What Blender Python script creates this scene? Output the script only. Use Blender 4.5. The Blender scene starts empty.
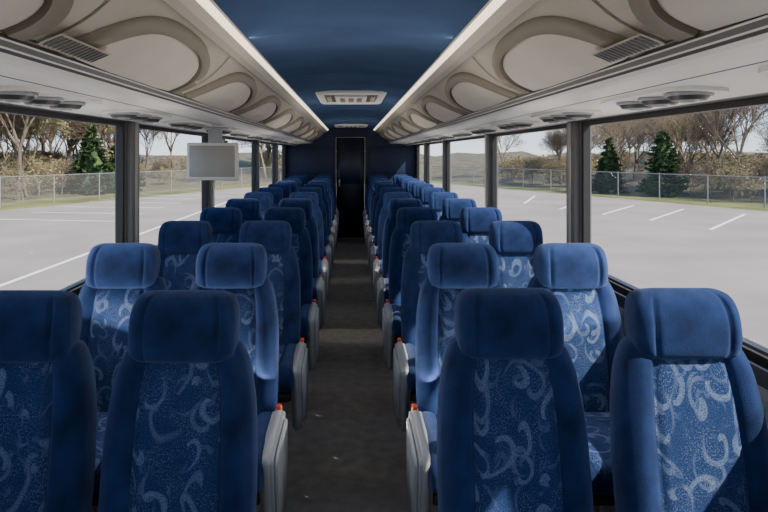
import bpy, math, random
import numpy as np
from mathutils import Vector, Matrix
random.seed(7)
scene=bpy.context.scene
F=613.0; CAMH=1.55; GZ=-1.2

# ------------------------------------------------------------------ materials
def newmat(name):
    m=bpy.data.materials.new(name); m.use_nodes=True
    nt=m.node_tree; b=nt.nodes['Principled BSDF']
    return m,nt,b
def simple(name,col,rough=.5,metal=0,noise=0,nscale=20,bump=0,bscale=200,sheen=0,spec=.5,lo=.3,hi=.7):
    m,nt,b=newmat(name)
    b.inputs['Roughness'].default_value=rough; b.inputs['Metallic'].default_value=metal
    b.inputs['Specular IOR Level'].default_value=spec
    b.inputs['Base Color'].default_value=(*col,1)
    tc=nt.nodes.new('ShaderNodeTexCoord')
    if noise>0:
        n=nt.nodes.new('ShaderNodeTexNoise'); n.inputs['Scale'].default_value=nscale; n.inputs['Detail'].default_value=5
        nt.links.new(tc.outputs['Object'],n.inputs['Vector'])
        r=nt.nodes.new('ShaderNodeValToRGB')
        r.color_ramp.elements[0].position=lo; r.color_ramp.elements[1].position=hi
        r.color_ramp.elements[0].color=(*[c*(1-noise) for c in col],1)
        r.color_ramp.elements[1].color=(*[min(1,c*(1+noise)) for c in col],1)
        nt.links.new(n.outputs['Fac'],r.inputs['Fac']); nt.links.new(r.outputs['Color'],b.inputs['Base Color'])
    if bump>0:
        n2=nt.nodes.new('ShaderNodeTexNoise'); n2.inputs['Scale'].default_value=bscale
        nt.links.new(tc.outputs['Object'],n2.inputs['Vector'])
        bp=nt.nodes.new('ShaderNodeBump'); bp.inputs['Strength'].default_value=bump; bp.inputs['Distance'].default_value=.003
        nt.links.new(n2.outputs['Fac'],bp.inputs['Height']); nt.links.new(bp.outputs['Normal'],b.inputs['Normal'])
    if sheen>0:
        b.inputs['Sheen Weight'].default_value=sheen; b.inputs['Sheen Roughness'].default_value=.5
        b.inputs['Sheen Tint'].default_value=(.45,.58,1,1)
    return m
M={}
M['velvet']=simple('velvet_blue',(.0120,.0265,.086),.95,noise=.45,nscale=11,bump=.6,bscale=420,sheen=.22,spec=.08)
M['piping']=simple('piping_dark',(.006,.015,.050),.9,spec=.1)
M['greypl']=simple('grey_plastic',(.32,.34,.36),.42,noise=.05)
M['darkpl']=simple('dark_plastic',(.02,.02,.022),.5)
M['greydk']=simple('vent_grey',(.05,.05,.05),.45)
M['orange']=simple('red_plastic',(.65,.07,.03),.4)
M['steel']=simple('steel',(.35,.35,.36),.35,metal=.8)
M['beige']=simple('bin_beige',(.45,.405,.335),.5,noise=.05,nscale=6)
M['beige2']=simple('bin_door_beige',(.58,.53,.455),.45,noise=.05,nscale=5)
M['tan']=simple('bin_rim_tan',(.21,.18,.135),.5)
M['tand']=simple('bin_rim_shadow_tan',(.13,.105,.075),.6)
M['under']=simple('service_panel_grey',(.76,.74,.71),.4,noise=.04,nscale=4)
M['rail']=simple('rail_dark_metal',(.09,.09,.09),.35,metal=.3)
M['railL']=simple('rail_light_metal',(.6,.6,.6),.3,metal=.3)
M['black']=simple('rubber_black',(.012,.012,.013),.5)
M['pillar']=simple('pillar_grey',(.13,.13,.13),.5)
M['pillarL']=simple('pillar_light',(.40,.40,.39),.5)
M['wall']=simple('wall_panel',(.20,.21,.23),.6,noise=.1)
M['navy']=simple('navy_panel',(.006,.014,.055),.6,noise=.2,nscale=4)
M['navyd']=simple('navy_door',(.004,.008,.030),.5)
M['ceilb']=simple('ceiling_fabric',(.062,.103,.195),1.0,noise=.12,nscale=3,bump=.5,bscale=300,spec=0)
M['floor']=simple('floor_rubber',(.185,.180,.172),.9,noise=.18,nscale=14,bump=.4,bscale=250,spec=.1)
M['screen']=simple('screen_grey',(.36,.35,.32),.3)
M['white']=simple('white_trim',(.60,.54,.45),.5,spec=.3)
M['asphalt']=simple('asphalt',(.262,.229,.196),.9,noise=.15,nscale=.35)
M['paint']=simple('road_paint',(.75,.72,.68),.8)
M['grass']=simple('grass',(.15,.155,.045),.95,noise=.4,nscale=.5)
M['hill']=simple('scrub_hill',(.10,.085,.048),.95,noise=.5,nscale=.9)
M['bark']=simple('bark',(.15,.115,.085),.9,noise=.2)
M['bark2']=simple('bark_tan',(.27,.21,.14),.9,noise=.2)
M['needle']=simple('needles',(.050,.090,.028),.9,noise=.5,nscale=3)
M['leafs']=simple('spring_leaves',(.20,.19,.07),.9,noise=.35,nscale=1.5)
M['galv']=simple('galvanised',(.28,.28,.28),.5,metal=.3)

def emis(name,col,s):
    m,nt,b=newmat(name); b.inputs['Base Color'].default_value=(*col,1)
    b.inputs['Emission Color'].default_value=(*col,1); b.inputs['Emission Strength'].default_value=s
    return m
M['lamp']=emis('strip_diffuser',(1,.86,.66),1.8)

def glassmat():
    m=bpy.data.materials.new('tinted_glass'); m.use_nodes=True; nt=m.node_tree; nt.nodes.clear()
    o=nt.nodes.new('ShaderNodeOutputMaterial'); mx=nt.nodes.new('ShaderNodeMixShader')
    t=nt.nodes.new('ShaderNodeBsdfTransparent'); t.inputs['Color'].default_value=(.94,.94,.94,1)
    g=nt.nodes.new('ShaderNodeBsdfGlossy'); g.inputs['Roughness'].default_value=.02
    mx.inputs[0].default_value=.003
    nt.links.new(t.outputs[0],mx.inputs[1]); nt.links.new(g.outputs[0],mx.inputs[2]); nt.links.new(mx.outputs[0],o.inputs[0])
    return m
M['glass']=glassmat()
def linkmat():
    m=bpy.data.materials.new('chain_link'); m.use_nodes=True; nt=m.node_tree; nt.nodes.clear()
    o=nt.nodes.new('ShaderNodeOutputMaterial'); mx=nt.nodes.new('ShaderNodeMixShader')
    t=nt.nodes.new('ShaderNodeBsdfTransparent'); g=nt.nodes.new('ShaderNodeBsdfDiffuse'); g.inputs['Color'].default_value=(.25,.25,.24,1)
    mx.inputs[0].default_value=.18
    nt.links.new(t.outputs[0],mx.inputs[1]); nt.links.new(g.outputs[0],mx.inputs[2]); nt.links.new(mx.outputs[0],o.inputs[0])
    return m
M['link']=linkmat()

def fabric():
    m,nt,b=newmat('patterned_fabric'); L=nt.links.new
    def N(t,**k):
        n=nt.nodes.new(t)
        for a,v in k.items(): setattr(n,a,v)
        return n
    def mt(op,a,bv=None,c=None,clamp=False):
        n=N('ShaderNodeMath',operation=op); n.use_clamp=clamp
        for i,x in enumerate((a,bv,c)):
            if x is None: continue
            if isinstance(x,(int,float)): n.inputs[i].default_value=x
            else: L(x,n.inputs[i])
        return n.outputs[0]
    def mr(x,a,b_,c=0.,d=1.):
        n=N('ShaderNodeMapRange'); n.interpolation_type='SMOOTHSTEP'
        for k,v in(('From Min',a),('From Max',b_),('To Min',c),('To Max',d)):
            n.inputs[k].default_value=v
        L(x,n.inputs['Value']); return n.outputs[0]
    tc=N('ShaderNodeTexCoord'); oi=N('ShaderNodeObjectInfo')
    cmb=N('ShaderNodeCombineXYZ'); r=mt('MULTIPLY',oi.outputs['Random'],9.0)
    L(r,cmb.inputs[0]); L(mt('MULTIPLY',r,1.7),cmb.inputs[1])
    sep0=N('ShaderNodeSeparateXYZ'); L(tc.outputs['Object'],sep0.inputs[0])
    flat=N('ShaderNodeCombineXYZ'); L(sep0.outputs[0],flat.inputs[0]); L(mt('ADD',sep0.outputs[2],mt('MULTIPLY',sep0.outputs[1],-.95)),flat.inputs[1])
    ad=N('ShaderNodeVectorMath',operation='ADD'); L(flat.outputs[0],ad.inputs[0]); L(cmb.outputs[0],ad.inputs[1])
    wn=N('ShaderNodeTexNoise'); wn.inputs['Scale'].default_value=11; wn.inputs['Detail'].default_value=0; L(ad.outputs[0],wn.inputs['Vector'])
    ws=N('ShaderNodeVectorMath',operation='SCALE'); ws.inputs['Scale'].default_value=.045; L(wn.outputs['Color'],ws.inputs[0])
    def layer(scale,shift,k,rmax,th0,th1,gate=-.35):
        av=N('ShaderNodeVectorMath',operation='ADD'); L(ad.outputs[0],av.inputs[0]); L(ws.outputs[0],av.inputs[1])
        a2=N('ShaderNodeVectorMath',operation='ADD'); L(av.outputs[0],a2.inputs[0]); a2.inputs[1].default_value=(shift,shift*.6,0)
        vo=N('ShaderNodeTexVoronoi',voronoi_dimensions='2D'); vo.inputs['Scale'].default_value=scale; vo.inputs['Randomness'].default_value=.45
        L(a2.outputs[0],vo.inputs['Vector'])
        sb=N('ShaderNodeVectorMath',operation='SUBTRACT'); L(a2.outputs[0],sb.inputs[0]); L(vo.outputs['Position'],sb.inputs[1])
        sp=N('ShaderNodeSeparateXYZ'); L(sb.outputs[0],sp.inputs[0])
        sc=N('ShaderNodeSeparateColor'); L(vo.outputs['Color'],sc.inputs[0])
        flip=mt('MULTIPLY_ADD',mt('GREATER_THAN',sc.outputs[2],.5),2.0,-1.0)
        ang=mt('MULTIPLY',mt('ARCTAN2',sp.outputs[1],sp.outputs[0]),flip)
        ln=N('ShaderNodeVectorMath',operation='LENGTH'); L(sb.outputs[0],ln.inputs[0]); rr=ln.outputs['Value']
        off=mt('MULTIPLY',sc.outputs[0],6.28)
        s=mt('SINE',mt('ADD',ang,mt('ADD',mt('MULTIPLY',rr,k),off)))
        th=mr(rr,0,rmax,th0,th1)
        st=mr(mt('SUBTRACT',s,th),0,.14)
        g=mr(rr,rmax*.75,rmax,1,0)
        g2=mr(mt('ADD',mt('SINE',mt('ADD',ang,mt('MULTIPLY',sc.outputs[1],6.28))),mr(rr,rmax*.35,rmax*.6,1.2,0)),gate,gate+.6)
        return mt('MULTIPLY',st,mt('MULTIPLY',g,g2))
    p1=layer(10,0,112,.060,.56,.82,-.9)
    p2=layer(6.2,.37,60,.100,.80,.91,-1.1)
    p3=layer(15,.81,175,.038,.50,.78,-.7)
    p4=layer(8.0,1.73,84,.078,.76,.90,-1.0)
    n3=N('ShaderNodeTexNoise'); n3.inputs['Scale'].default_value=420; n3.inputs['Detail'].default_value=1; L(tc.outputs['Object'],n3.inputs['Vector'])
    sk=mr(n3.outputs['Fac'],.38,.60)
    pat=mt('MAXIMUM',mt('MULTIPLY',p1,.75),mt('MAXIMUM',mt('MULTIPLY',p2,.85),mt('MAXIMUM',mt('MULTIPLY',p3,.38),mt('MULTIPLY',p4,.6))))
    pat=mt('MULTIPLY',pat,mt('MULTIPLY_ADD',sk,.7,.25))
    n4=N('ShaderNodeTexNoise'); n4.inputs['Scale'].default_value=300; n4.inputs['Detail'].default_value=2; L(ad.outputs[0],n4.inputs['Vector'])
    n5=N('ShaderNodeTexNoise'); n5.inputs['Scale'].default_value=16; n5.inputs['Detail'].default_value=1; L(ad.outputs[0],n5.inputs['Vector'])
    dots=mt('MULTIPLY',mr(n4.outputs['Fac'],.50,.64),mr(n5.outputs['Fac'],.35,.65,.15,.48))
    pat=mt('MAXIMUM',pat,dots,clamp=True)
    mix=N('ShaderNodeMix',data_type='RGBA'); L(pat,mix.inputs['Factor'])
    mix.inputs['A'].default_value=(.013,.031,.098,1); mix.inputs['B'].default_value=(.150,.205,.325,1)
    L(mix.outputs['Result'],b.inputs['Base Color'])
    b.inputs['Roughness'].default_value=.95; b.inputs['Specular IOR Level'].default_value=.1
    return m
M['fabric']=fabric()

# ------------------------------------------------------------------ mesh builder
class MB:
    def __init__(s): s.v=[];s.f=[];s.m=[];s.sm=[];s.names=[]
    def mi(s,n):
        if n not in s.names: s.names.append(n)
        return s.names.index(n)
    def add(s,vs,fs,mat,smooth=False):
        o=len(s.v); s.v+= [tuple(p) for p in vs]
        for k,f in enumerate(fs):
            s.f.append([i+o for i in f]); s.m.append(s.mi(mat[k] if isinstance(mat,list) else mat)); s.sm.append(smooth)
    def box(s,x0,x1,y0,y1,z0,z1,mat):
        x0,x1=min(x0,x1),max(x0,x1)
        vs=[(x,y,z) for z in(z0,z1) for y in(y0,y1) for x in(x0,x1)]
        s.add(vs,[(0,2,3,1),(4,5,7,6),(0,1,5,4),(2,6,7,3),(0,4,6,2),(1,3,7,5)],mat)
    def bbox(s,x0,x1,y0,y1,z0,z1,mat,r=.01,seg=3):
        import bmesh
        x0,x1=min(x0,x1),max(x0,x1)
        bm=bmesh.new(); bmesh.ops.create_cube(bm,size=1)
        for v in bm.verts: v.co=Vector(((x0+x1)/2+v.co.x*(x1-x0),(y0+y1)/2+v.co.y*(y1-y0),(z0+z1)/2+v.co.z*(z1-z0)))
        bmesh.ops.bevel(bm,geom=list(bm.edges),offset=r,segments=seg,affect='EDGES',profile=.5)
        s.bm(bm,mat,True)
    def bm(s,bm,mat,smooth=False):
        bm.verts.index_update()
        s.add([v.co[:] for v in bm.verts],[[v.index for v in f.verts] for f in bm.faces],mat,smooth); bm.free()
    def tube(s,p,q,r0,r1,n,mat,cap=True,smooth=True):
        p=Vector(p);q=Vector(q);d=(q-p).normalized()
        a=d.orthogonal().normalized();b=d.cross(a)
        vs=[p+(a*math.cos(2*math.pi*i/n)+b*math.sin(2*math.pi*i/n))*r0 for i in range(n)]
        vs+=[q+(a*math.cos(2*math.pi*i/n)+b*math.sin(2*math.pi*i/n))*r1 for i in range(n)]
        fs=[(i,(i+1)%n,n+(i+1)%n,n+i) for i in range(n)]
        s.add(vs,fs,mat,smooth)
        if cap: s.add(vs,[tuple(range(n-1,-1,-1)),tuple(range(n,2*n))],mat)
    def extrude_poly(s,pts,off,mat,smooth=False):
        n=len(pts); off=Vector(off); vs=[Vector(p) for p in pts]+[Vector(p)+off for p in pts]
        s.add(vs,[(i,(i+1)%n,n+(i+1)%n,n+i) for i in range(n)],mat,smooth)
        s.add(vs,[tuple(range(n-1,-1,-1)),tuple(range(n,2*n))],mat)
    def mesh(s,name):
        me=bpy.data.meshes.new(name); me.from_pydata(s.v,[],s.f)
        for n in s.names: me.materials.append(M[n])
        me.polygons.foreach_set('material_index',s.m); me.polygons.foreach_set('use_smooth',s.sm)
        me.update(); return me
    def obj(s,name,parent=None,fix=True):
        me=s.mesh(name)
        if fix:
            import bmesh
            bm=bmesh.new(); bm.from_mesh(me); bmesh.ops.recalc_face_normals(bm,faces=bm.faces); bm.to_mesh(me); bm.free()
        o=bpy.data.objects.new(name,me); scene.collection.objects.link(o)
        if parent: o.parent=parent
        return o
def place(me,name,loc,rz=0,sc=1,parent=None):
    o=bpy.data.objects.new(name,me); scene.collection.objects.link(o)
    o.location=loc; o.rotation_euler=(0,0,rz); o.scale=(sc,sc,sc) if not isinstance(sc,tuple) else sc
    if parent: o.parent=parent
    return o
def empty(name,loc=(0,0,0)):
    e=bpy.data.objects.new(name,None); scene.collection.objects.link(e); e.location=loc; return e

def catmull(K,n):
    K=np.array(K,float); out=[]
    for i in range(len(K)-1):
        p0=K[max(i-1,0)];p1=K[i];p2=K[i+1];p3=K[min(i+2,len(K)-1)]
        for t in np.linspace(0,1,n,endpoint=False):
            out.append(.5*((2*p1)+(-p0+p2)*t+(2*p0-5*p1+4*p2-p3)*t*t+(-p0+3*p1-3*p2+p3)*t**3))
    out.append(K[-1]); return out
US=[]
for s_ in np.linspace(-1,1,61): US.append(.35*s_+.65*math.sin(math.pi/2*s_))
def ring(w,d,ug,gd,bo,axis,c,pw=4,k=1.0):
    pts=[];us=[]
    for u in US:
        a=max(0,1-abs(u)**pw)**(1/pw)
        f=d*a - gd*k*math.exp(-((abs(u)-ug)/.045)**2) + bo*k*math.exp(-((abs(u)-(ug+1)/2)/.17)**2)*(a>.3)*1.0
        pts.append((u*w,f)); us.append(u)
    for u in US[::-1][1:-1]:
        a=max(0,1-abs(u)**6)**(1/6); pts.append((u*w,-d*a*.9)); us.append(9)
    if axis=='z': P=[(x,c[1]-f,c[2]) for x,f in pts]
    else: P=[(x,c[1],c[2]+f) for x,f in pts]
    return P,us
def loft(mb,rings,us,matfn):
    n=len(rings[0]); vs=[p for r in rings for p in r]; fs=[];ms=[]
    for i in range(len(rings)-1):
        for j in range(n):
            j2=(j+1)%n
            fs.append((i*n+j,i*n+j2,(i+1)*n+j2,(i+1)*n+j)); ua,ub=us[j],us[j2]
            ms.append(matfn((ua+ub)/2 if ua<5 and ub<5 else 9,i/(len(rings)-1)))
    fs.append(tuple(range(n))); ms.append(matfn(9,0)); b=(len(rings)-1)*n; fs.append(tuple(b+k for k in range(n))); ms.append(matfn(9,1))
    mb.add(vs,fs,ms,True)

# ------------------------------------------------------------------ seat
def seat_mesh(side):
    mb=MB()
    lean=lambda z:.19*(z-.5)
    UG=.555
    K=[(.44,.172,.02,0),(.455,.188,.045,0),(.50,.196,.060,1),(.60,.199,.066,1),(.72,.199,.066,1),(.84,.195,.064,1),(.92,.186,.060,1),(.975,.175,.055,1),(1.015,.160,.047,.8),(1.035,.145,.036,.4),(1.045,.115,.018,0)]
    R=[]
    for z,w,d,k in catmull(K,4):
        r,us=ring(w,max(d,.004),UG,.013,.018,'z',(0,lean(z),z),4,max(0,k)); R.append(r)
    def mf(u,t):
        if u>5: return 'velvet'
        if abs(u)<UG-.012: return 'fabric'
        if abs(u)<UG+.012: return 'piping'
        return 'velvet'
    loft(mb,R,us,mf)
    K=[(.998,.108,.012,0),(1.004,.128,.036,0),(1.02,.139,.052,.6),(1.05,.1430,.062,1),(1.085,.1440,.066,1),(1.12,.1425,.063,1),(1.148,.136,.052,1),(1.165,.125,.038,.5),(1.174,.106,.020,0),(1.178,.08,.006,0)]
    R=[]
    for z,w,d,k in catmull(K,4):
        r,us=ring(w,max(d,.003),.69,.011,.007,'z',(0,lean(z)-.028,z),3.2,max(0,k)); R.append(r)
    loft(mb,R,us,lambda u,t:'velvet')
    K=[(.03,.19,.02,0),(.01,.205,.05,.5),(-.06,.211,.062,1),(-.2,.215,.068,1),(-.34,.215,.070,1),(-.43,.212,.066,1),(-.465,.204,.054,.7),(-.482,.193,.034,.2),(-.486,.17,.012,0)]
    R=[]
    for y,w,d,k in catmull(K,4):
        zc=.475+(-y)*.03
        r,us=ring(w,max(d,.004),.62,.010,.012,'y',(0,y,zc),4,max(0,k)); R.append(r)
    loft(mb,R,us,lambda u,t:'velvet' if u>5 or abs(u)>.632 else ('piping' if abs(u)>.608 else 'fabric'))
    mb.bbox(-.165,.165,.098,.125,.50,.86,'darkpl',.01,2)
    mb.bbox(-.19,.19,-.42,.03,.375,.415,'darkpl',.01,2)
    mb.bbox(-.035,.035,-.30,-.06,.03,.38,'steel',.01,2)
    mb.bbox(-.06,.06,-.36,.0,.0,.03,'darkpl',.006,2)
    if side:
        K=[(-.45,.525),(-.43,.548),(-.36,.558),(-.20,.560),(-.09,.560),(-.045,.548),(-.03,.51),(-.03,.44),(-.035,.34),(-.05,.25),(-.12,.19),(-.24,.18),(-.33,.20),(-.38,.27),(-.41,.36),(-.44,.45)]
        P=catmull(K+K[:1],3)[:-1]
        import bmesh
        for (x0,th,scl,mat) in ((.190,.046,1.0,'greypl'),(.234,.014,.82,'greypl')):
            bm=bmesh.new(); cy=sum(p[0] for p in P)/len(P); cz=sum(p[1] for p in P)/len(P)
            vv=[bm.verts.new((side*x0,cy+(p[0]-cy)*scl,cz+(p[1]-cz)*scl)) for p in P]
            f=bm.faces.new(vv)
            r=bmesh.ops.extrude_face_region(bm,geom=[f])
            for v in [g for g in r['geom'] if isinstance(g,bmesh.types.BMVert)]: v.co.x+=side*th
            bmesh.ops.recalc_face_normals(bm,faces=bm.faces)
            es=[e for e in bm.edges if abs(e.verts[0].co.x-e.verts[1].co.x)<1e-6]
            bmesh.ops.bevel(bm,geom=es,offset=.012 if scl==1 else .004,segments=3,affect='EDGES')
            mb.bm(bm,mat,True)
        mb.bbox(side*.205,side*.226,-.09,-.060,.553,.575,'orange',.005,2)
    else:
        mb.bbox(-.19,-.15,-.3,-.1,.30,.40,'darkpl',.01,2)
    return mb.mesh('bus_seat_mesh')
SM={k:seat_mesh(k) for k in (0,1,-1)}
rowoff={0:(-.448,-.885,.432,.910),1:(-.495,-.945,.463,.912),2:(-.475,-.920,.472,.915)}
NR=12
for r in range(NR):
    y=1.60+.86*r
    o=rowoff.get(r,(-.462,-.905,.458,.905))
    yl=y-(.03 if r==0 else 0)
    place(SM[1],'bus_seat',(o[0],yl,0)); place(SM[0],'bus_seat',(o[1],yl,0))
    place(SM[-1],'bus_seat',(o[2],y,0)); place(SM[0],'bus_seat',(o[3],y,0))

# ------------------------------------------------------------------ shell
YF,YB=-2.2,11.3
WX=1.20
mb=MB(); mb.box(-1.26,1.26,YF,YB+.1,-.08,0,'floor'); mb.obj('floor')
pil={-1:[-.9,1.06,3.34,5.22,7.8,9.8],1:[-.9,1.06,3.28,5.32,7.8,9.8]}
PW=.080
SILL=.95; WT=1.72
for s,nm in((-1,'left'),(1,'right')):
    mb=MB()
    mb.box(s*WX,s*1.26,YF,YB+.1,-.08,SILL-.06,'wall')
    mb.bbox(s*(WX-.045),s*1.26,YF,YB,SILL-.10,SILL-.05,'wall',.01,2)
    mb.box(s*WX,s*1.26,YF,YB+.1,SILL-.06,SILL-.03,'black')
    mb.box(s*(WX+.035),s*1.26,YF,YB+.1,SILL-.03,SILL,'black')
    mb.box(s*(WX-.045),s*(WX-.033),YF,YB,SILL-.055,SILL-.005,'black')
    mb.box(s*WX,s*1.26,YF,YB+.1,WT,2.2,'pillar')
    for p in pil[s]:
        mb.box(s*(WX+.0),s*1.255,p-PW,p+PW,SILL-.03,WT,'pillar')
        mb.bbox(s*(WX-.03),s*(WX+.01),p-PW+.02,p+PW-.02,SILL-.05,WT+.005,'pillar',.01,2)
        mb.bbox(s*(WX-.036),s*(WX-.028),p-.022,p+.022,SILL+.02,WT,'pillarL',.003,1)
    mb.box(s*(WX),s*1.26,YB-.15,YB+.1,SILL-.03,WT,'pillar')
    mb.box(s*(WX),s*1.26,YF,YF+.15,SILL-.03,WT,'pillar')
    mb.obj('wall_'+nm)
    mb=MB(); mb.bbox(s*(WX-.06),s*(WX-.002),YF+.1,YB-.02,.0,.14,'darkpl',.012,2); mb.obj('baseboard_'+nm)
    ys=[YF+.15]+pil[s]+[YB-.15]
    for i in range(len(ys)-1):
        a=ys[i]+(PW if i else 0); b=ys[i+1]-(PW if i<len(ys)-2 else 0)
        mb=MB(); t=.024
        mb.box(s*(WX+.005),s*(WX+.035),a,b,SILL-.03,SILL+t,'black'); mb.box(s*(WX+.005),s*(WX+.04),a,b,WT-t,WT,'black')
        mb.box(s*(WX+.005),s*(WX+.04),a,a+t,SILL+t,WT-t,'black'); mb.box(s*(WX+.005),s*(WX+.04),b-t,b,SILL+t,WT-t,'black')
        mb.box(s*(WX+.002),s*(WX+.006),a,b,SILL+.008,SILL+.013,'railL')
        x=s*(WX+.022); mb.add([(x,a+t,SILL+t),(x,b-t,SILL+t),(x,b-t,WT-t),(x,a+t,WT-t)],[(0,1,2,3)],'glass')
        mb.obj('window_%d'%(i+1+(0 if s<0 else 7)))
    H=CAMH
    face=[]
    for t in np.linspace(0,1,9):
        b=.022*math.sin(math.pi*t); face.append((.49+.21*t-b*.57,H+.398-.148*t-b*.82))
    prof=[(.425,H+.60,'beige'),(.405,H+.455,'white'),(.412,H+.446,'lamp'),(.434,H+.430,'white'),(.458,H+.408,'beige'),(.478,H+.392,'white')]
    prof+= [(x,z,'beige') for x,z in face[:-1]]
    prof+=[(face[-1][0],face[-1][1],'rail'),(.697,H+.246,'beige'),(.694,H+.240,'rail'),(.694,H+.232,'railL'),(.695,H+.228,'rail'),(.698,H+.216,'railL'),(.699,H+.212,'rail'),(.703,H+.205,'under'),(.715,H+.197,'under'),(.74,H+.193,'under'),(.80,H+.192,'under'),(.845,H+.190,'rail'),(.850,H+.195,'rail'),(.856,H+.190,'under'),(.95,H+.186,'under'),(1.10,H+.178,'under'),(1.16,H+.172,'rail'),(1.20,H+.168,'rail'),(1.20,H+.60,'rail')]
    mb=MB(); n=len(prof)
    vs=[(s*p[0],YF,p[1]) for p in prof]+[(s*p[0],YB,p[1]) for p in prof]
    mb.add(vs,[(i,(i+1)%n,n+(i+1)%n,n+i) for i in range(n)],[p[2] for p in prof])
    mb.add(vs,[tuple(range(n)),tuple(range(n,2*n))],'beige')
    for i in range(6,14): mb.sm[i]=True
    def fp(y,v,off=0):
        v=min(max(v,0),1); b=.022*math.sin(math.pi*v)+off
        return Vector((s*(.49+.21*v-b*.57),y,H+.398-.148*v-b*.82))
    y=.80
    while y<YB-.6:
        a=.49; N_=36
        def arch(sc,off,sv=None):
            sv=sv or sc; out=[]
            for i in range(N_+1):
                t=math.pi*i/N_; ct,st=math.cos(t),math.sin(t)
                out.append(fp(y+a*sc*math.copysign(abs(ct)**.75,ct),.985-.93*sv*abs(st)**.75,off))
            return out
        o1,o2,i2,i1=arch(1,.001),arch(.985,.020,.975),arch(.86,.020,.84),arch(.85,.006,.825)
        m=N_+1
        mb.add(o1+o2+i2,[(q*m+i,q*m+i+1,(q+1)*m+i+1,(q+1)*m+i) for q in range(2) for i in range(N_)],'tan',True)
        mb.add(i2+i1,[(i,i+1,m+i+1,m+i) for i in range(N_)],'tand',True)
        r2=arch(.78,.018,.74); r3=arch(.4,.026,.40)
        vs=i1+r2+r3; fs=[]
        for q in range(2):
            for i in range(N_): fs.append((q*m+i,q*m+i+1,(q+1)*m+i+1,(q+1)*m+i))
        mb.add(vs,fs,'beige2',True)
        mb.add(r3,[tuple(range(len(r3)))],'beige2')
        yy=y+.56
        A=[fp(yy-.004,v,.003) for v in np.linspace(0,1,8)]; B=[fp(yy+.004,v,.003) for v in np.linspace(0,1,8)]
        mb.add(A+B,[(i,i+1,9+i,8+i) for i in range(7)],'tand')
        y+=1.12
    for i in range(13):
        yy=1.30+i*.020
        A=[fp(yy,.72,.034),fp(yy+.010,.72,.034),fp(yy+.010,.90,.034),fp(yy,.90,.034)]
        mb.add(A,[(0,1,2,3)],'black')
    A=[fp(1.29,.70,.032),fp(1.56,.70,.032),fp(1.56,.92,.032),fp(1.29,.92,.032)]; mb.add(A,[(0,1,2,3)],'beige')
    locker=mb.obj('overhead_locker',fix=True)
    for r in range(NR):
        yy=1.10+.86*r
        mb=MB()
        def up(x,y_,dz=0):
            h=H+np.interp(x,[.8,.95,1.10],[.191,.186,.178]); return Vector((s*x,y_,h+dz))
        pts=[]
        for i in range(28):
            t=2*math.pi*i/28; c_,s_=math.cos(t),math.sin(t)
            pts.append(up(.975+.095*math.copysign(abs(c_)**.5,c_),yy+.29*math.copysign(abs(s_)**.5,s_),.002))
        mb.extrude_poly(pts,(0,0,-.012),'under')
        for dy,rr in((-.19,.066),(-.03,.066),(.13,.066)):
            c=up(.975,yy+dy,-.010)
            mb.tube(c,c+Vector((0,0,-.008)),rr,rr*.96,24,'greypl')
            mb.tube(c+Vector((0,0,-.008)),c+Vector((0,0,-.020)),rr*.86,rr*.70,24,'greydk')
            mb.tube(c+Vector((0,0,-.020)),c+Vector((0,0,-.026)),rr*.42,rr*.3,16,'greypl')
        mb.obj('air_vent_panel',parent=locker)

# ceiling
mb=MB(); nx=14
xs=np.linspace(-.41,.41,nx+1); zz=[CAMH+.452+.035*(1-(x/.41)**2) for x in xs]
yy=[YF]+[ -1.4+i*1.27 for i in range(11)]+[YB]
for i in range(len(yy)-1):
    vs=[]
    for y in (yy[i]+.001,yy[i]+.004,yy[i+1]-.004,yy[i+1]-.001):
        d=.002 if y in(yy[i]+.001,yy[i+1]-.001) else 0
        vs+=[(x,y,z+d) for x,z in zip(xs,zz)]
    m=nx+1
    fs=[(q*m+j,q*m+j+1,(q+1)*m+j+1,(q+1)*m+j) for q in range(3) for j in range(nx)]
    mb.add(vs,fs,'ceilb',True)
mb.box(-.43,.43,YF,YB+.1,CAMH+.50,CAMH+.56,'ceilb')
mb.box(-1.26,1.26,YF,YB+.1,CAMH+.6,CAMH+.66,'white')
mb.obj('ceiling',fix=False)

def hatch(yc,hw,hl):
    mb=MB(); z=CAMH+.478
    def rr(hw,hl,z,r=.05):
        P=[]
        for cx,cy,a0 in((hw-r,hl-r,0),(-hw+r,hl-r,90),(-hw+r,-hl+r,180),(hw-r,-hl+r,270)):
            for k in range(6):
                a=math.radians(a0+90*k/5); P.append((cx+r*math.cos(a),yc+cy+r*math.sin(a),z))
        return P
    L=[rr(hw,hl,z+.005),rr(hw,hl,z-.012),rr(hw-.015,hl-.015,z-.022),rr(hw-.055,hl-.10,z-.022),rr(hw-.06,hl-.11,z-.010)]
    n=24; vs=[p for l in L for p in l]
    mb.add(vs,[(q*n+i,q*n+(i+1)%n,(q+1)*n+(i+1)%n,(q+1)*n+i) for q in range(4) for i in range(n)],'under')
    mb.add(L[4],[tuple(range(n))],'greydk')
    mb.bbox(-.13,.13,yc-hl*.5,yc+hl*.5,z-.026,z-.006,'under',.008,2)
    for i in range(3):
        x=-.07+i*.07; mb.bbox(x-.022,x+.022,yc-hl*.35,yc+hl*.35,z-.030,z-.02,'tan',.005,2)
    for sx in(-1,1): mb.bbox(sx*.165,sx*.20,yc-hl*.4,yc+hl*.4,z-.024,z-.006,'beige',.006,2)
    mb.obj('roof_hatch')
hatch(5.15,.275,.50)
hatch(10.2,.275,.40)

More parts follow.
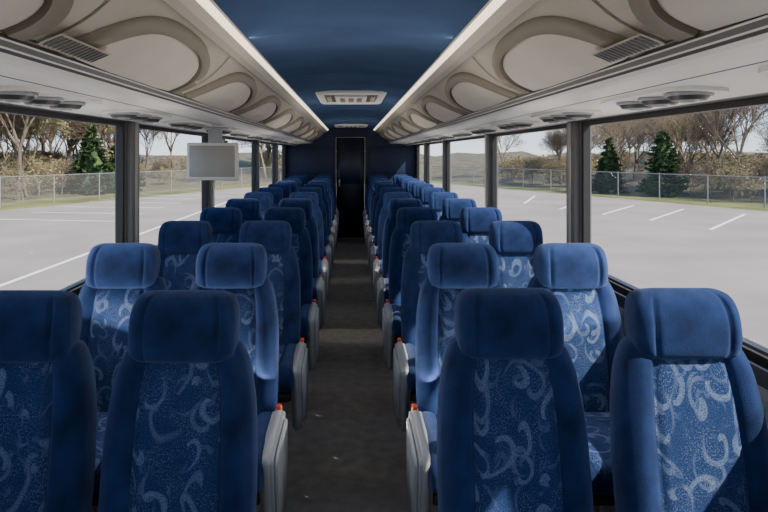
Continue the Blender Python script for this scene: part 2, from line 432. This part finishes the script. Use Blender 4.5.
mb=MB()
mb.box(-1.26,-.29,YB,YB+.1,-.05,2.2,'navy'); mb.box(.27,1.26,YB,YB+.1,-.05,2.2,'navy'); mb.box(-.29,.27,YB,YB+.1,1.86,2.2,'navy')
mb.bbox(-1.19,-.34,YB-.02,YB+.01,1.18,1.68,'navy',.008,2); mb.bbox(.33,1.19,YB-.02,YB+.01,1.18,1.68,'navy',.008,2)
mb.obj('wall_back')
mb=MB(); mb.box(-.29,-.27,YB-.03,YB+.02,0,1.88,'rail'); mb.box(.25,.27,YB-.03,YB+.02,0,1.88,'rail'); mb.box(-.29,.27,YB-.03,YB+.02,1.86,1.88,'navy')
mb.obj('trim_1')
mb=MB(); mb.bbox(-.268,.248,YB+.0,YB+.04,.005,1.855,'navyd',.004,1); mb.bbox(-.2,.18,YB-.008,YB+.004,1.0,1.7,'navyd',.004,1)
mb.bbox(-.23,-.20,YB-.05,YB-.02,.95,1.08,'steel',.006,2); mb.box(-.222,-.208,YB-.03,YB+.01,1.0,1.03,'steel'); mb.obj('door_1')
mb=MB(); mb.box(-1.26,1.26,YF-.08,YF,-.08,.75,'wall'); mb.box(-1.26,1.26,YF-.08,YF,2.02,2.2,'wall')
mb.box(-1.26,-1.16,YF-.08,YF,.75,2.02,'pillar'); mb.box(1.16,1.26,YF-.08,YF,.75,2.02,'pillar'); mb.box(-.03,.03,YF-.08,YF,.75,2.02,'pillar'); mb.obj('wall_front')
mb=MB(); mb.add([(-1.16,YF-.04,.75),(1.16,YF-.04,.75),(1.16,YF-.04,2.02),(-1.16,YF-.04,2.02)],[(0,1,2,3)],'glass'); mb.obj('window_15')

# monitor
mb=MB(); y=4.06
mb.bbox(-1.090,-.750,y,y+.045,1.375,1.625,'under',.012,3)
mb.bbox(-1.070,-.770,y-.004,y+.004,1.398,1.605,'screen',.003,2)
mb.bbox(-.95,-.86,y+.01,y+.04,1.61,1.728,'greypl',.008,2)
mb.bbox(-.98,-.82,y-.02,y+.07,1.716,1.729,'greypl',.006,2)
mb.obj('monitor')

# ------------------------------------------------------------------ outside
fence=[(-50,-42),(-32,0.5),(-18.2,31.8),(-11.5,46.8),(-7,57),(8,61),(12.4,51.5),(21.2,31.4),(35,0),(50,-34)]
lot=[(x*.93 if abs(x)>9 else x*.9,y-1.6) for x,y in fence]
mb=MB(); mb.add([(-160,-120,GZ-.05),(160,-120,GZ-.05),(160,200,GZ-.05),(-160,200,GZ-.05)],[(0,1,2,3)],'grass'); mb.obj('grass_field')
def along(t):
    segs=list(zip(fence[:-1],fence[1:])); Ls=[math.hypot(b[0]-a[0],b[1]-a[1]) for a,b in segs]; tot=sum(Ls); d=t*tot
    for (a,b),l in zip(segs,Ls):
        n=Vector((-(b[1]-a[1]),b[0]-a[0],0)).normalized()
        if d<=l:
            u=d/l
            return Vector((a[0]+(b[0]-a[0])*u,a[1]+(b[1]-a[1])*u,0)),n
        d-=l
    return Vector((*fence[-1],0)),n
wood=empty('woodland')
rh=random.Random(3); NB=120; offs=[(4,-.02),(12,.4),(24,1.2),(36,2.2),(46,2.8),(60,2.0)]
vs=[]
for i in range(NB+1):
    ang=math.radians(-40+260*i/NB); cxy=Vector((0,10,0)); d=Vector((math.cos(ang),math.sin(ang),0))
    best=60
    for (a,b) in zip(fence[:-1],fence[1:]):
        ax,ay=a[0],a[1]-10; bx,by=b[0],b[1]-10; den=d.x*(by-ay)-d.y*(bx-ax)
        if abs(den)<1e-6: continue
        t=(ax*(by-ay)-ay*(bx-ax))/den; u=(ax*d.y-ay*d.x)/den
        if t>0 and -0.001<=u<=1.001: best=min(best,t)
    for o,h in offs: p=cxy+d*(best+o); vs.append((p.x,p.y,GZ-.04+h*(1+rh.uniform(-.18,.18))))
mo=len(offs); fs=[(i*mo+j,i*mo+j+1,(i+1)*mo+j+1,(i+1)*mo+j) for i in range(NB) for j in range(mo-1)]
mb=MB(); mb.add(vs,fs,'hill',True); mb.obj('scrub_bank',parent=wood,fix=False)

mb=MB(); mb.extrude_poly([(x,y,GZ-.04) for x,y in lot],(0,0,.04),'asphalt'); mb.obj('parking_lot')
mb=MB()
def stripe(x0,y0,x1,y1,w=.14):
    d=Vector((x1-x0,y1-y0,0)).normalized(); n=Vector((-d.y,d.x,0))*w/2
    a=Vector((x0,y0,GZ+.006)); b=Vector((x1,y1,GZ+.006)); mb.add([a-n,b-n,b+n,a+n],[(0,1,2,3)],'paint')
stripe(-7.5,-10,-7.1,38)
for k in range(6): stripe(-9.5,25+k*3.1,-15.0,25.8+k*3.1)
for (a,b,c,d) in((13,22.2,18,28),(12.4,25.4,16.6,30.6),(11.4,27.8,15,32.6),(10.4,30.5,13.6,36),(14.5,17.5,20.5,24.5),(9.6,34,12,40),(15.8,13,23,20.5)): stripe(a,b,c,d)
mb.obj('parking_lines')
mb=MB()
for (x0,y0),(x1,y1) in zip(fence[:-1],fence[1:]):
    L=math.hypot(x1-x0,y1-y0); n=max(1,round(L/3))
    for i in range(n):
        t=i/n; x=x0+(x1-x0)*t; y=y0+(y1-y0)*t; mb.tube((x,y,GZ-.1),(x,y,GZ+1.6),.035,.035,6,'galv')
    mb.tube((x0,y0,GZ+1.55),(x1,y1,GZ+1.55),.022,.022,5,'galv')
    mb.add([(x0,y0,GZ),(x1,y1,GZ),(x1,y1,GZ+1.55),(x0,y0,GZ+1.55)],[(0,1,2,3)],'link')
mb.obj('chain_link_fence')

def bare_tree(seed,h,mat,leaf=0,spread=.5,depth=6):
    rnd=random.Random(seed); mb=MB()
    def br(p,d,l,r,lev):
        n=5 if lev<2 else 3
        q=p
        for k in range(2):
            d=(d+Vector((rnd.gauss(0,.10),rnd.gauss(0,.10),rnd.gauss(.06,.06)))).normalized()
            q2=q+d*l/2; mb.tube(q,q2,r*(1-.2*k),r*(.8-.2*k),n,mat,cap=False); q=q2
            if k==0 and lev<depth-1 and lev>0: kids(q,d,l,r,lev,1)
        if lev<depth: kids(q,d,l,r,lev,3 if lev>0 else 4)
        elif leaf and rnd.random()<leaf:
            c=q+Vector((rnd.gauss(0,.12),rnd.gauss(0,.12),rnd.gauss(0,.12))); a=Vector((rnd.gauss(0,1),rnd.gauss(0,1),rnd.gauss(0,1))).normalized()*.07; b=a.orthogonal().normalized()*.06
            mb.add([c-a,c-b,c+a,c+b],[(0,1,2,3)],'leafs')
    def kids(q,d,l,r,lev,n):
        for i in range(n):
            a=rnd.uniform(0,6.28); o=d.orthogonal().normalized(); o=Matrix.Rotation(a,3,d)@o
            dd=(d+o*rnd.uniform(.35,1.0)*spread*1.6).normalized()
            br(q,dd,l*rnd.uniform(.62,.85),max(r*.60,.007),lev+1)
    br(Vector((0,0,-.1)),Vector((0,0,1)),h*.27,h*.014,0)
    return mb.mesh('tree_mesh')
def evergreen(seed,h,w):
    rnd=random.Random(seed); mb=MB(); mb.tube((0,0,-.1),(0,0,h*.95),h*.02,.01,6,'bark')
    nseg=14; rings=[]
    zl=np.linspace(.25,h*.97,16)
    for z in zl:
        t=z/h; R=w*(1-t)**.85*.62+.02
        rings.append([(R*rnd.uniform(.75,1.15)*math.cos(2*math.pi*k/nseg),R*rnd.uniform(.75,1.15)*math.sin(2*math.pi*k/nseg),z+rnd.uniform(-.1,.1)) for k in range(nseg)])
    vs=[p for r in rings for p in r]
    mb.add(vs,[(i*nseg+k,i*nseg+(k+1)%nseg,(i+1)*nseg+(k+1)%nseg,(i+1)*nseg+k) for i in range(15) for k in range(nseg)],'needle')
    whorls=[]
    z=.10
    while z<h*.96:
        t=z/h; nb=int(11-4*t)
        for k in range(nb): whorls.append((z+rnd.uniform(-.06,.06),rnd.uniform(0,6.28),(w*(1-t)**.85)*rnd.uniform(.72,1.1)+.08))
        z+=.20*(1-.35*t)
    for z,a,R in whorls:
        o=Vector((math.cos(a),math.sin(a),0)); sd=Vector((-o.y,o.x,0)); up=rnd.uniform(-.05,.22)
        ns=int(12+R*20)
        for i in range(ns):
            f=rnd.uniform(.35,1.0); c=Vector((0,0,z+R*up*f))+o*R*f
            dd=(o*rnd.uniform(.2,1)+sd*rnd.uniform(-1,1)*1.1+Vector((0,0,rnd.uniform(-.25,.45)))).normalized()
            l=(.12+.20*R)*rnd.uniform(.6,1.2)*(1.15-.5*f); e=c+dd*l; q=dd.orthogonal().normalized()*.06; q2=dd.cross(q).normalized()*.06
            mm=(c+e)/2
            mb.add([c,mm-q,e,mm+q,mm+q2,mm-q2],[(0,1,2,3),(0,4,2,5)],'needle')
    return mb.mesh('evergreen_mesh')
T=[bare_tree(1,8,'bark',0,.42),bare_tree(2,8,'bark2',0,.38),bare_tree(3,8,'bark',0,.48),bare_tree(4,7,'bark2',.25,.5)]
TL=bare_tree(5,7,'bark2',.4,.55)
SH=[bare_tree(11,3,'bark2',.08,1.0,5),bare_tree(12,3,'bark',0,1.0,5),bare_tree(13,3,'bark2',.3,1.0,5)]
rnd=random.Random(5)
EV=[(20.6,40.5,.88,0),(18.4,43.8,.80,1),(-18.0,42.5,.98,0),(-16.8,44.8,.90,0),(-12.6,60,1.0,1)]
def clear(q):
    for x,y,_,_ in EV:
        if math.hypot(q.x-x,q.y-y)<1.8: return False
        d=math.hypot(x,y); t=(q.x*x+q.y*y)/d
        if t<d and abs(q.x*y-q.y*x)/d<1.6 and t>d-10: return False
    return True
def gz(off): return GZ+float(np.interp(off,[4,12,24,36],[0,.3,1.0,1.8]))
for i in range(460):
    t=(i+rnd.random())/460; p,n=along(t)
    off=rnd.uniform(3.5,30); q=p+n*off
    left=q.x<0
    if left: me=rnd.choice([T[1],T[3],TL,T[0],T[2]]); sc=rnd.uniform(1.0,1.5)
    else:
        me=rnd.choice([T[0],T[1],T[2],T[2],T[1]]); sc=rnd.uniform(.6,.9) if rnd.random()<.5 else rnd.uniform(.85,1.2)
        if rnd.random()<.42: continue
    if clear(q): place(me,'tree',(q.x,q.y,gz(off)),rnd.uniform(0,6.28),sc,wood)
for i in range(800):
    t=(i+rnd.random())/800; p,n=along(t); off=rnd.uniform(3,26); q=p+n*off
    if clear(q): place(rnd.choice(SH),'shrub',(q.x,q.y,gz(off)),rnd.uniform(0,6.28),rnd.uniform(.7,1.2),wood)
E=[evergreen(1,5,1.8),evergreen(2,5,1.5)]
for x,y,s_,k in EV: place(E[k],'evergreen_tree',(x,y,GZ),x,s_,wood)

# ------------------------------------------------------------------ light
w=bpy.data.worlds.new('sky'); scene.world=w; w.use_nodes=True; nt=w.node_tree
bg=nt.nodes['Background']; tc=nt.nodes.new('ShaderNodeTexCoord'); sp=nt.nodes.new('ShaderNodeSeparateXYZ'); cr=nt.nodes.new('ShaderNodeValToRGB')
nt.links.new(tc.outputs['Generated'],sp.inputs[0]); nt.links.new(sp.outputs[2],cr.inputs[0]); nt.links.new(cr.outputs[0],bg.inputs[0])
e=cr.color_ramp.elements; e[0].position=0; e[0].color=(.86,.91,.96,1); e[1].position=1; e[1].color=(.20,.38,.80,1)
k=e.new(.06); k.color=(.58,.76,.98,1); k=e.new(.3); k.color=(.38,.58,.93,1)
bg.inputs[1].default_value=1.85
sd=bpy.data.lights.new('sun','SUN'); sd.energy=10.5; sd.angle=math.radians(.8); sd.color=(1,.92,.80)
so=bpy.data.objects.new('sun',sd); scene.collection.objects.link(so)
dv=Vector((-.66,.50,-.78)); so.rotation_euler=dv.to_track_quat('-Z','Y').to_euler(); so.location=(20,-8,25)
for s in(-1,1):
    for i,yc in enumerate((-.6,2.4,5.4,8.6)):
        ld=bpy.data.lights.new('strip_lamp','AREA'); ld.shape='RECTANGLE'; ld.size=.016; ld.size_y=2.95; ld.energy=12; ld.color=(1,.89,.76)
        lo=bpy.data.objects.new('strip_lamp',ld); scene.collection.objects.link(lo); lo.location=(s*.420,yc,CAMH+.434)
        lo.rotation_euler=Vector((-s*.9,0,-1)).to_track_quat('-Z','Y').to_euler()
        ld=bpy.data.lights.new('sill_fill_light','AREA'); ld.shape='RECTANGLE'; ld.size=.016; ld.size_y=2.9; ld.energy=9.5; ld.color=(1,.94,.86)  # added fill light tucked behind the sill lip, brightens the locker undersides
        lo=bpy.data.objects.new('sill_fill_light',ld); scene.collection.objects.link(lo); lo.location=(s*(WX-.018),yc,SILL-.035)
        lo.rotation_euler=Vector((-s*.30,0,1)).to_track_quat('-Z','Y').to_euler()

# ------------------------------------------------------------------ camera
cd=bpy.data.cameras.new('camera'); cam=bpy.data.objects.new('camera',cd); scene.collection.objects.link(cam)
cam.location=(0.0,0,CAMH); cam.rotation_euler=(math.pi/2,0,0)
cd.sensor_width=36; cd.lens=36*F/768; cd.shift_x=33/768; cd.shift_y=-102/768; cd.clip_start=.05; cd.clip_end=600
scene.camera=cam
